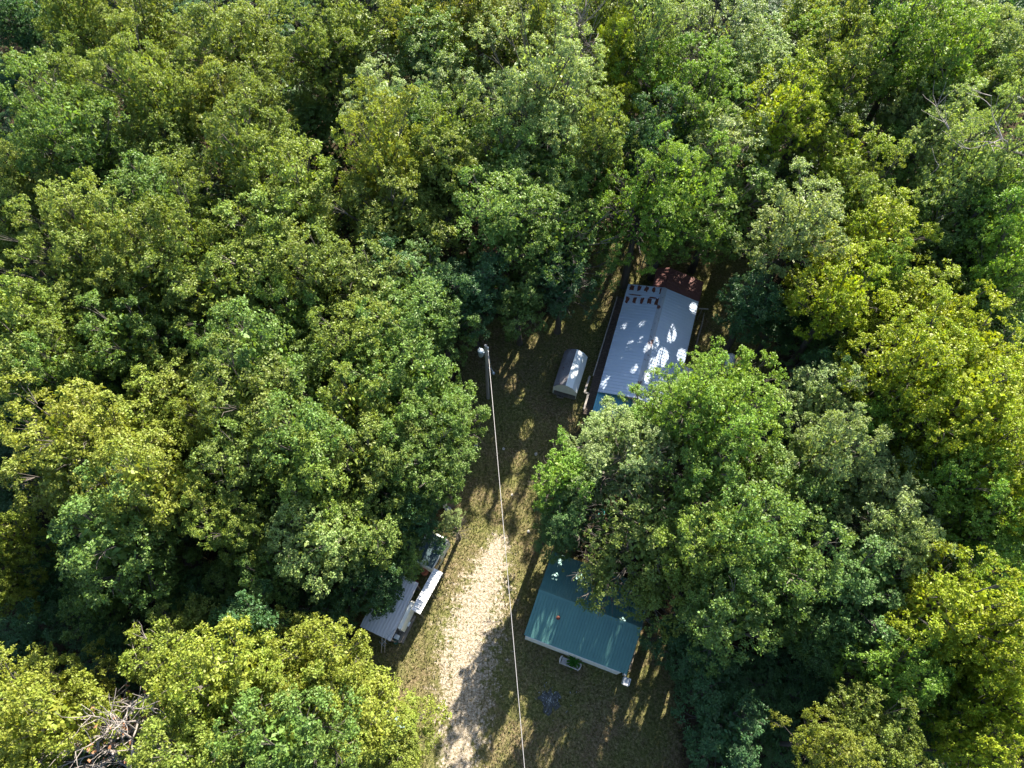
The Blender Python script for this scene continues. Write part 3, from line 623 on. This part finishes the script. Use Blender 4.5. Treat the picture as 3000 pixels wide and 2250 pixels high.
pts4 = [np.array([x, 0, z]) for x, z in prof]; y_ = np.array([0, Ln + .08, 0]); o_ = np.array([0, -.06, 0])
def slope(a, b): return a + o_, a + o_ + (b - a), a + o_ + y_
mb = MB()
for a, b in ((0, 1), (1, 2)): A, B, D = slope(pts4[a], pts4[b]); mb.sheet(A, B, D, .17 if a else .16, .02, .02)
mb.build('brown_roof_slope', M_SHEDRUST, shed)
mb = MB()
for a, b in ((2, 3), (3, 4)): A, B, D = slope(pts4[a], pts4[b]); mb.sheet(A, B, D, .2, .018, .02)
mb.build('white_roof_slope', M_SHEDROOF, shed)
p = P(1643, 1156, .2); fr = thing('crate', 'small open wooden frame lying in front of the gambrel shed', 'crate', (p[0], p[1], 0), SHR)
MB().box((0, .3, .15), (.6, .05, .3)).box((0, -.3, .15), (.6, .05, .3)).box((-.3, 0, .15), (.05, .6, .3)).box((.3, 0, .15), (.05, .6, .3)).box((.1, 0, .15), (.04, .6, .26)).build('frame', M_GREYWOOD, fr)
MB().box((0, 0, .03), (.56, .56, .03)).build('base', M_DARKWALL, fr)

# ------------------------------------------------------------------ utility pole and line
pb = P(1430, 1166); pt = P(1423, 1012, 10.2); e = pt - pb
pole = thing('utility_pole', 'weathered grey wooden utility pole with transformer standing in the clearing', 'utility pole', pb)
MB().tube([(0, 0, -.1), e * .5, e * .9, e], [.17, .145, .12, .115], 12).build('pole_shaft', M_POLE, pole)
at = lambda t: e * t
tc = at(.87) + np.array([-.42, -.05, -.3])
tf = MB().lathe(tc, [(.02, 0), (.2, .02), (.22, .1), (.22, .75), (.24, .76), (.24, .82), (.15, .9), (.02, .93)], 18).build('transformer', M_STEEL, pole)
mb = MB()
for dx, dy in ((-.08, .16), (-.15, -.1)): mb.lathe(tc + np.array([dx, dy, .85]), [(.03, 0), (.05, .05), (.03, .1), (.05, .15), (.03, .2), (.02, .26)], 8)
mb.build('bushing', M_WHITE, tf); MB().bar(tc + np.array([.1, 0, .35]), at(.87) + np.array([0, 0, .05]), .08, .3).build('bracket', M_STEEL, pole)
mb = MB()
for t in (.955, .89): mb.lathe(at(t) + np.array([.17, 0, 0]), [(.03, 0), (.06, .04), (.04, .1), (.06, .14), (.02, .2)], 8).bar(at(t), at(t) + np.array([.2, 0, .0]), .04, .04)
mb.build('insulator', M_WHITE, pole)
mb = MB().tube([at(.62) + np.array([.1, 0, 0]), at(.60) + np.array([.38, -.1, .12]), at(.585) + np.array([.55, -.25, .05])], .035, 6).lathe(at(.57) + np.array([.55, -.3, -.05]), [(.05, 0), (.15, .03), (.12, .14), (.03, .2)], 12)
mb.build('yard_light', M_STEEL, pole)
def wire(name, a, b, sag, rad, label):
    a = np.array(a); b = np.array(b); q = [a + (b - a) * t - np.array([0, 0, sag * 4 * t * (1 - t)]) for t in np.linspace(0, 1, 28)]
    return tag(MB().tube(q, rad, 6).build(name, M_CABLE, None), label, 'power line')
a = pb + at(.95) + np.array([.16, 0, 0]); b0 = P(1537, 2250, 8.2); b = a + (b0 - a) * 1.55
wire('power_line', a, b, .35, .021, 'pale twisted power cable running from the utility pole down the clearing')
a2 = pb + at(.90) + np.array([.2, -.1, 0]); wire('service_wire', a2, pb + at(.60) + np.array([.42, -.15, .05]), 0.0, .018, 'thin dark wire dropping down the utility pole to its yard light')

# ------------------------------------------------------------------ teal roofed house
TR_ = frame(0, (.345, .939)); TW, TD, TE, TG = 8.2, 6.8, 2.5, 3.75
teal = thing('cabin', 'cabin with teal ribbed metal gable roof and white front wall', 'house', (.92, 5.88, 0), TR_)
MB().sheet((.12, .01, 0), (TW - .45, .01, 0), (.12, .01, TE - .05), .23, .02, .04).build('front_wall', M_SIDING, teal)
mb = MB()
for x in (.3, TW - .5): mb.add([(x, .12, 0), (x, TD - .3, 0), (x, TD - .3, TE), (x, TD / 2, TG - .08), (x, .12, TE)], [(0, 1, 2, 3, 4)])
mb.add([(.3, TD - .3, 0), (TW - .5, TD - .3, 0), (TW - .5, TD - .3, TE), (.3, TD - .3, TE)], [(0, 1, 2, 3)]).build('wall', M_DARKWALL, teal)
rf = MB().sheet((0, .0, TE), (TW, .0, TE), (0, TD / 2, TG), .23, .022).sheet((TW, TD, TE), (0, TD, TE), (TW, TD / 2, TG), .23, .022).build('roof', M_TEAL, teal)
MB().add([(-.02, TD / 2 - .18, TG - .02), (-.02, TD / 2, TG + .05), (-.02, TD / 2 + .18, TG - .02), (TW + .02, TD / 2 - .18, TG - .02), (TW + .02, TD / 2, TG + .05), (TW + .02, TD / 2 + .18, TG - .02)], [(0, 3, 4, 1), (1, 4, 5, 2), (0, 1, 2), (3, 5, 4)]).build('ridge_cap', M_TEAL, rf)
zz = lambda y: TE + (TG - TE) * y / (TD / 2)
MB().lathe((2.05, 2.0, zz(2.0) - .05), [(.16, 0), (.16, .12), (.07, .14), (.07, .38), (.11, .40), (.1, .46), (.01, .5)], 12).build('roof_vent', M_RUST, rf)
# lattice, washing machine, bench and fern beside it
def tl(x, y, z=0):
    c, s = math.cos(TR_), math.sin(TR_); return np.array([.92 + c * x - s * y, 5.88 + s * x + c * y, z])
lat = thing('lattice_screen', 'brown wooden lattice standing along the right wall of the teal roofed cabin', 'lattice', tl(TW + .05, .5), TR_)
mb = MB()
for k in range(15): mb.box((.1, k * .21, .85), (.40, .035, .05)); mb.box((.1, k * .21, .25), (.40, .035, .05))
for x in (-.1, .1, .3): mb.bar((x, -.05, .88), (x, 3.0, .88), .035, .05).bar((x, -.05, .22), (x, 3.0, .22), .035, .05)
mb.build('slats', M_GREYWOOD, lat); mb = MB()
for y in (0, 1.5, 3.0): mb.box((-.1, y, .44), (.06, .06, .88)).box((.3, y, .44), (.06, .06, .88))
mb.build('posts', M_GREYWOOD, lat)
p = P(1837, 1995, .9); wm = thing('washing_machine', 'old white washing machine with round lid at the right front corner of the cabin', 'washing machine', (p[0], p[1], 0), TR_)
MB().box((0, 0, .45), (.54, .5, .85)).build('cabinet', M_WHITE, wm); MB().lathe((.03, .02, .85), [(.2, 0), (.2, .035), (.16, .06), (.02, .07)], 20).build('lid', M_STEEL, wm)
MB().box((-.02, -.30, .8), (.45, .08, .3)).build('control_panel', M_WHITE, wm)
p = P(1832, 1968, .6); pn = thing('propped_board', 'narrow white board propped between the cabin corner and the washing machine', 'board', (p[0], p[1], 0), TR_)
MB().box((0, 0, .5), (.22, .55, 1.0)).build('board', M_WHITE, pn)
p = P(1670, 1943, .45); bn = thing('garden_bench', 'pale pinkish garden bench with rounded ends in front of the white cabin wall', 'bench', (p[0], p[1], 0), TR_)
mb = MB()
for k in range(5): mb.box((0, -.2 + k * .1, .45), (1.35, .085, .04))
mb.build('seat', M_BENCH, bn)
mb = MB()
for k in range(12):
    x = -.62 + k * .113; mb.box((x, -.29, .68 + .1 * math.cos(x * 2.2)), (.09, .04, .5))
mb.build('backrest', M_BENCH, bn)
for s in (-1, 1):
    MB().tube([(s * .72, -.3, .45), (s * .80, -.15, .66), (s * .82, .05, .7), (s * .78, .22, .64), (s * .70, .3, .45)], [.04, .07, .08, .07, .04], 8).build('armrest', M_BENCH, bn)
    MB().box((s * .6, -.2, .22), (.07, .07, .43)).build('leg', M_BENCH, bn); MB().box((s * .6, .2, .22), (.07, .07, .43)).build('leg', M_BENCH, bn)
p = P(1682, 1938, .75); fe = thing('fern', 'large green potted fern spreading over the garden bench', 'fern', (p[0], p[1], .47))
MB().lathe((0, 0, 0), [(.13, 0), (.19, .24), (.21, .25), (.17, .23)], 14).build('pot', M_DARKWALL, fe)
r = np.random.default_rng(9); nf = 46; L0 = []; A0 = []
for k in range(nf):
    a = r.uniform(0, 6.28); el = r.uniform(.1, 1.2); l = r.uniform(.4, .72); d0 = np.array([math.cos(a) * math.cos(el), math.sin(a) * math.cos(el), math.sin(el)])
    for t in np.linspace(.2, 1, 9): L0.append(np.array([0, 0, .25]) + d0 * l * t - np.array([0, 0, .4 * (l * t) ** 2])); A0.append(d0 + r.normal(0, .3, 3))
L0 = np.array(L0); A0 = np.array(A0); n = len(L0)
q = bpy.data.objects.new('fronds', leafmesh('fronds', L0, A0, np.array([[0, 0, 1.]]) + r.normal(0, .3, (n, 3)), np.full(n, .15), np.full(n, .1), r.random(n))); COL.objects.link(q); q.parent = fe; q.color = (0.05, 0.17, 0.02, 1)

# ------------------------------------------------------------------ left side: lean-to, awning, camper, clutter
LR = frame(0, (.40, .917)); lt = thing('lean_to', 'white ribbed metal roofed lean-to with open front under the trees at left', 'shed', (-11.67, 6.55, 0), LR)
LW, LL = 2.65, 4.6
MB().sheet((0, LL, 2.62), (0, 0, 2.62), (LW, LL, 2.48), 9, 0).build('roof_underside', M_GREYWOOD, lt)
mb = MB().sheet((0, -.08, 2.68), (LW, -.08, 2.54), (0, LL + .05, 2.68), .24, .05, .02)
mb.build('roof', M_WHITEROOF, lt)
mb = MB()
pr_ = [(1.0, .35), (3.3, .35), (3.3, 2.0), (3.15, 2.28), (2.95, 2.42), (1.0, 2.42)]
n = len(pr_); mb.add([(LW + .02, y, z) for y, z in pr_] + [(LW + .30, y, z - .05) for y, z in pr_], [tuple(range(n)), tuple(range(2 * n - 1, n - 1, -1))] + [(i, (i + 1) % n, n + (i + 1) % n, n + i) for i in range(n)])
mb.build('side_panel', M_CREAM, lt)
mb = MB()
for x, y in ((.08, .05), (LW - .1, .05), (.08, LL - .1), (LW - .1, LL - .1)): mb.box((x, y, 1.22), (.09, .09, 2.44))
mb.bar((0, .02, 2.44), (LW, .02, 2.36), .08, .12).build('post', M_GREYWOOD, lt)
MB().box((LW / 2, LL - .2, 1.2), (LW - .2, .06, 2.3)).box((.05, LL / 2 + .2, 1.2), (.05, LL - .6, 2.3)).build('wall', M_DARKWALL, lt)
p = P(1133, 1872, 2.7); an = thing('antenna', 'thin metal television antenna lying over the front edge of the white lean-to roof', 'antenna', p, .9)
mb = MB().bar((-.6, 0, 0.06), (.9, 0, .06), .03, .03)
for k in range(5): mb.bar((-.5 + k * .26, -.28, .07), (-.5 + k * .26, .28, .07), .02, .02)
mb.build('boom', M_STEEL, an)
p = P(1128, 1893, 0); ps = thing('leaning_poles', 'pair of thin pale poles leaning against the front edge of the white lean-to', 'poles', (p[0], p[1], 0))
for dx in (0, .25): MB().bar((dx - .25, -.5, .03), (dx + .1, .62, 2.2), .05, .05).build('pole', M_RAIL, ps)
p = P(1187, 1830, 0); dk = thing('board_platform', 'low weathered board platform on the right of the white lean-to', 'platform', (p[0], p[1], 0), LR)
mb = MB()
for k in range(5): mb.box((-.6 + k * .26, -.2, .16 + .012 * (k % 2)), (.23, 2.9 - .15 * k, .05))
mb.build('boards', M_GREYWOOD, dk)
MB().box((-.1, -1.2, .07), (1.2, .1, .13)).box((-.1, .9, .07), (1.2, .1, .13)).build('joist', M_DARKWALL, dk)
def cratebox(name, u, v, h, sx, sy, sz, m1, m2, label, cat, rz=LR, z0=0):
    p = P(u, v, h); o = thing(name, label, cat, (p[0], p[1], z0), rz)
    MB().box((0, 0, sz / 2), (sx, sy, sz)).build('body', m1, o); MB().box((0, 0, sz + .03), (sx + .05, sy + .05, .06)).build('lid', m2, o); return o
cratebox('cooler', 1193, 1826, .55, .42, .32, .34, M_DARKWALL, M_WHITE, 'white-lidded cooler box on the board platform beside the lean-to', 'cooler', LR, .2)
cratebox('bucket_box', 1175, 1841, .5, .2, .32, .25, M_STEEL, M_SIDING, 'small grey box on the board platform nearest the lean-to wall', 'box', LR, .2)
cratebox('storage_bin', 1163, 1866, .5, .36, .30, .4, M_GREENPL, M_SIDING, 'green storage bin with pale lid at the corner of the lean-to', 'bin', LR, .1)
p = P(1160, 1881, .2); gb = thing('green_tub', 'round green plastic tub on the ground in front of the pale-lidded bin', 'tub', (p[0], p[1], 0))
MB().lathe((0, 0, 0), [(.13, 0), (.17, .26), (.18, .27), (.15, .25), (.12, .05)], 14).build('tub', M_GREENPL, gb)
aw = thing('awning', 'narrow bright white ribbed awning roof along the grass edge at left', 'awning', (-7.55, 7.6, 0), frame(0, (.46, .888)))
MB().sheet((-.38, 3.6, 2.32), (-.38, 0, 2.32), (.42, 3.6, 2.24), .30, .035, .02).build('roof', M_WHITE, aw)
mb = MB()
for x in (-.3, .35):
    for y in (.1, 1.8, 3.5): mb.box((x, y, 1.13), (.07, .07, 2.26))
mb.build('post', M_GREYWOOD, aw)
CR = frame(0, (.46, .888)); cp = thing('camper', 'old camper with shade-darkened teal roof and pale side mostly hidden by branches', 'camper', (-5.85, 12.0, 0), CR)
mb = MB(); pf = [(-1.3, .45), (-1.15, .35), (1.3, .35), (1.45, .6), (1.45, 2.1), (1.25, 2.32), (-1.1, 2.32), (-1.3, 2.15)]; n = len(pf)
mb.add([(.05, y, z) for y, z in pf] + [(-1.95, y, z) for y, z in pf], [tuple(range(n)), tuple(range(2 * n - 1, n - 1, -1))] + [(i, n + i, n + (i + 1) % n, (i + 1) % n) for i in range(n)])
mb.build('body', M_CREAM, cp); MB().sheet((-2.0, 1.30, 2.36), (-2.0, -1.2, 2.36), (.0, 1.30, 2.36), .5, .01, .03).build('roof', M_DARKROOF, cp)  # teal kept dark so its colour also carries the tree shade
MB().box((.07, -.55, 1.35), (.04, .9, 1.1)).build('window', M_GLASS, cp)
for s in (-1.7, -.2): MB().lathe((s, .1, .33), [(.12, -.09), (.33, -.09), (.33, .09), (.12, .09)], 16, (np.array([0, 1., 0]), np.array([0, 0, 1.]), np.array([1., 0, 0]))).build('wheel', M_DARKWALL, cp)
p = P(1291, 1643, .3); yf = thing('bed_frame', 'small cream-yellow open frame standing on the grass by the camper', 'frame', (p[0], p[1], 0), CR)
MB().bar((-.16, -.32, .42), (-.16, .32, .42), .06, .06).bar((.16, -.32, .42), (.16, .32, .42), .06, .06).bar((-.16, -.32, .42), (.16, -.32, .42), .06, .06).bar((-.16, .32, .42), (.16, .32, .42), .06, .06).build('rim', M_YELLOW, yf)
for sx in (-.16, .16):
    for sy in (-.3, .3): MB().box((sx, sy, .2), (.05, .05, .4)).build('leg', M_YELLOW, yf)
p = P(1243, 1674, .5); tb = thing('feed_barrel', 'terracotta coloured barrel behind the narrow white awning', 'barrel', (p[0], p[1], 0), .5)
MB().lathe((0, 0, 0), [(.26, 0), (.30, .1), (.32, .4), (.30, .75), (.27, .85), (.24, .84), (.02, .80)], 18).build('barrel', M_TERRA, tb)
p = P(1217, 1712, .5); rb = thing('rusty_drum', 'dark red-brown rusty drum behind the lower half of the white awning', 'drum', (p[0], p[1], 0))
MB().lathe((0, 0, 0), [(.30, 0), (.30, .3), (.32, .31), (.30, .33), (.30, .8), (.32, .82), (.29, .84), (.02, .80)], 18).build('drum', M_REDBROWN, rb)
p = P(1311, 1488, .5); pc = thing('garden_chair', 'pale plastic garden chair in the shade under the trees above the camper', 'chair', (p[0], p[1], 0), .6)
MB().box((0, 0, .42), (.48, .46, .04)).build('seat', M_PALEWALL, pc); MB().box((0, .25, .68), (.48, .05, .5)).build('backrest', M_PALEWALL, pc)
for sx in (-.2, .2):
    for sy in (-.2, .2): MB().box((sx, sy, .2), (.05, .05, .4)).build('leg', M_PALEWALL, pc)

# mint roofed building and its neighbours at the bottom
p = P(1060, 2200, 2.3); mint = thing('outbuilding', 'outbuilding with pale mint metal roof hidden under the bright tree at the bottom', 'shed', (p[0], p[1], 0), LR)
MB().sheet((-.4, 0, 2.3), (2.1, 0, 2.2), (-.4, 3.2, 2.3), .25, .02).build('roof', M_MINT, mint)
MB().box((.85, 1.6, 1.08), (2.3, 3.0, 2.15)).build('wall', M_PALEWALL, mint)
p = P(1138, 2232, .6); br = thing('brick_chimney', 'short red-brown brick stack at the bottom edge beside a white pipe', 'chimney', (p[0], p[1], 0), LR)
MB().box((0, 0, .4), (.36, .6, .8)).box((0, 0, .84), (.44, .68, .08)).build('brickwork', M_BRICK, br)
a, b = P(1112, 2223, .7), P(1130, 2234, .7); wp = thing('white_pipe', 'short white pipe lying beside the brick stack at the bottom edge', 'pipe', ((a[0] + b[0]) / 2, (a[1] + b[1]) / 2, 0))
c_ = (a + b) / 2 * np.array([1, 1, 0]); MB().tube([a - c_, b - c_], .06, 10).bar(a - c_ - np.array([0, 0, .7]), a - c_, .06, .06).bar(b - c_ - np.array([0, 0, .7]), b - c_, .06, .06).build('pipe', M_WHITE, wp)
p = P(922, 2140, 1.6); dr = thing('dark_vehicle', 'dark roofed vehicle with one pale edge showing through a gap in the bright trees', 'vehicle', (p[0], p[1], 0), LR)
mb = MB(); pf = [(-2.1, .35), (2.1, .35), (2.15, .8), (1.2, .95), (.8, 1.5), (-1.6, 1.55), (-2.1, 1.0)]; n = len(pf)
mb.add([(-.85, y, z) for y, z in pf] + [(.85, y, z) for y, z in pf], [tuple(range(n)), tuple(range(2 * n - 1, n - 1, -1))] + [(i, (i + 1) % n, n + (i + 1) % n, n + i) for i in range(n)]); mb.build('body', M_DARKROOF, dr)
MB().bar((-.84, -1.6, 1.58), (-.84, .8, 1.54), .06, .05).build('roof_rail', M_SIDING, dr)
for sx in (-.8, .8):
    for sy in (-1.3, 1.35): MB().lathe((sx, sy, .33), [(.15, -.1), (.33, -.1), (.33, .1), (.15, .1)], 16, (np.array([0, 1., 0]), np.array([0, 0, 1.]), np.array([1., 0, 0]))).build('wheel', M_DARKWALL, dr)

# ------------------------------------------------------------------ yard things
def tpost(u, v, h, rz, label):
    p = P(u, v, h); o = thing('clothesline_post', label, 'clothesline post', (p[0], p[1], 0), rz, 'clothesline posts by the house')
    MB().box((0, 0, h / 2), (.09, .09, h)).build('post', M_RAIL, o); MB().box((0, 0, h + .03), (1.15, .1, .09)).build('crossbar', M_RAIL, o)
tpost(1894, 738, 1.9, -.42, 'pale T-shaped clothesline post in the sunny gap above the rusty roof corner')
tpost(2057, 905, 1.9, -.1, 'dim T-shaped clothesline post in the shade right of the blue-grey roof')
q = [P(*s) for s in ((2063, 918), (2055, 955), (2046, 985), (2040, 1010), (2033, 1040))]; c_ = q[2] * np.array([1, 1, 0])
ho = thing('edging_logs', 'line of pale weathered logs on the grass right of the blue-grey roofed house', 'logs', c_)
MB().tube([s - c_ + np.array([0, 0, .07]) for s in q], [.05, .07, .06, .08, .06], 7).build('log', M_RAIL, ho)
p = P(2137, 1072, .8); pt_ = thing('propane_tank', 'white round-ended propane tank in the yard right of the house', 'tank', (p[0], p[1], 0), HR)
AX = (np.array([1., 0, 0]), np.array([0, 0, 1.]), np.array([0, 1., 0]))
MB().lathe((0, 0, .75), [(.02, -1.35), (.2, -1.32), (.38, -1.18), (.45, -.95), (.45, .95), (.38, 1.18), (.2, 1.32), (.02, 1.35)], 20, AX).build('tank', M_SIDING, pt_)
MB().lathe((0, 0, 1.18), [(.14, 0), (.14, .14), (.02, .17)], 12).build('valve_dome', M_SIDING, pt_)
for y in (-.7, .7): MB().box((0, y, .18), (.6, .12, .36)).build('leg', M_STEEL, pt_)
p = P(2290, 1120, 1.2); wt = thing('water_tank', 'dull brown round tank in deep shade beyond the lime-green trees', 'tank', (p[0], p[1], 0))
MB().lathe((0, 0, 0), [(.62, 0), (.62, .3), (.64, .32), (.62, .34), (.62, .9), (.64, .92), (.62, .95), (.4, 1.12), (.12, 1.18), (.02, 1.18)], 18).build('tank', M_BROWNT, wt)
p = P(1761, 1500, .3); tw = thing('wading_pool', 'small turquoise plastic tub glimpsed through the grove above the teal roof', 'tub', (p[0], p[1], 0))
MB().lathe((0, 0, 0), [(.26, 0), (.31, .2), (.33, .21), (.29, .19), (.25, .05)], 18).build('tub', M_TURQ, tw)
# ash heap with charred bits, and stones
p = P(1612, 2052); ash = MB(); r = np.random.default_rng(2)
ring = [(math.cos(a) * 1.0 * r.uniform(.35, 1.1), math.sin(a) * 1.1 * r.uniform(.35, 1.1)) for a in np.linspace(0, 6.28, 18)[:-1]]
ash.add([(p[0], p[1], .10)] + [(p[0] + x * .5, p[1] + y * .5, .07) for x, y in ring] + [(p[0] + x, p[1] + y, .006) for x, y in ring], [(0, 1 + i, 1 + (i + 1) % 17) for i in range(17)] + [(1 + i, 18 + i, 18 + (i + 1) % 17, 1 + (i + 1) % 17) for i in range(17)])
ah = ash.build('ash_heap', M_ASH); tag(ah, 'low grey ash heap with burnt bits on shaded grass in front of the cabin', 'ash heap')
mb = MB()
for k in range(70):
    a = r.uniform(0, 6.28); d = abs(r.normal(0, .75)); x, y = p[0] + math.cos(a) * d, p[1] + math.sin(a) * d
    mb.box((x, y, .10 - min(.09, d * .1)), (r.uniform(.04, .16), r.uniform(.02, .06), .03), r.uniform(0, 3))
kind(mb.build('burnt_bits', M_ASHBIT, ah), 'stuff')
for k, (u, v, s, lab) in enumerate([(1395, 1305, .18, 'pale stone at the left edge of the clearing beside the tree line'), (1570, 1330, .16, 'grey stone in the shaded grass right of the power line'), (1548, 1557, .14, 'pale stone on the grass left of the grove tree above the teal roof'),
        (1288, 2072, .13, 'whitish stone on the left edge of the sandy track near the bottom'), (1475, 1315, .14, 'grey stone in the shaded clearing just right of the power line'), (1500, 1450, .12, 'small grey stone in the middle of the shaded clearing')]):
    p = P(u, v); r = np.random.default_rng(k); mb = MB(); pf = [(.02, -.05), (s * .8, 0), (s, s * .25), (s * .7, s * .55), (.02, s * .65)]
    mb.lathe((0, 0, 0), pf, 9); mb.v = [(x * (1 + .2 * r.normal()), y * (1 + .2 * r.normal()), z) for x, y, z in mb.v]
    o = mb.build('stone', M_STONE); o.location = (p[0], p[1], .0); tag(o, lab, 'stone', 'stones lying in the clearing')
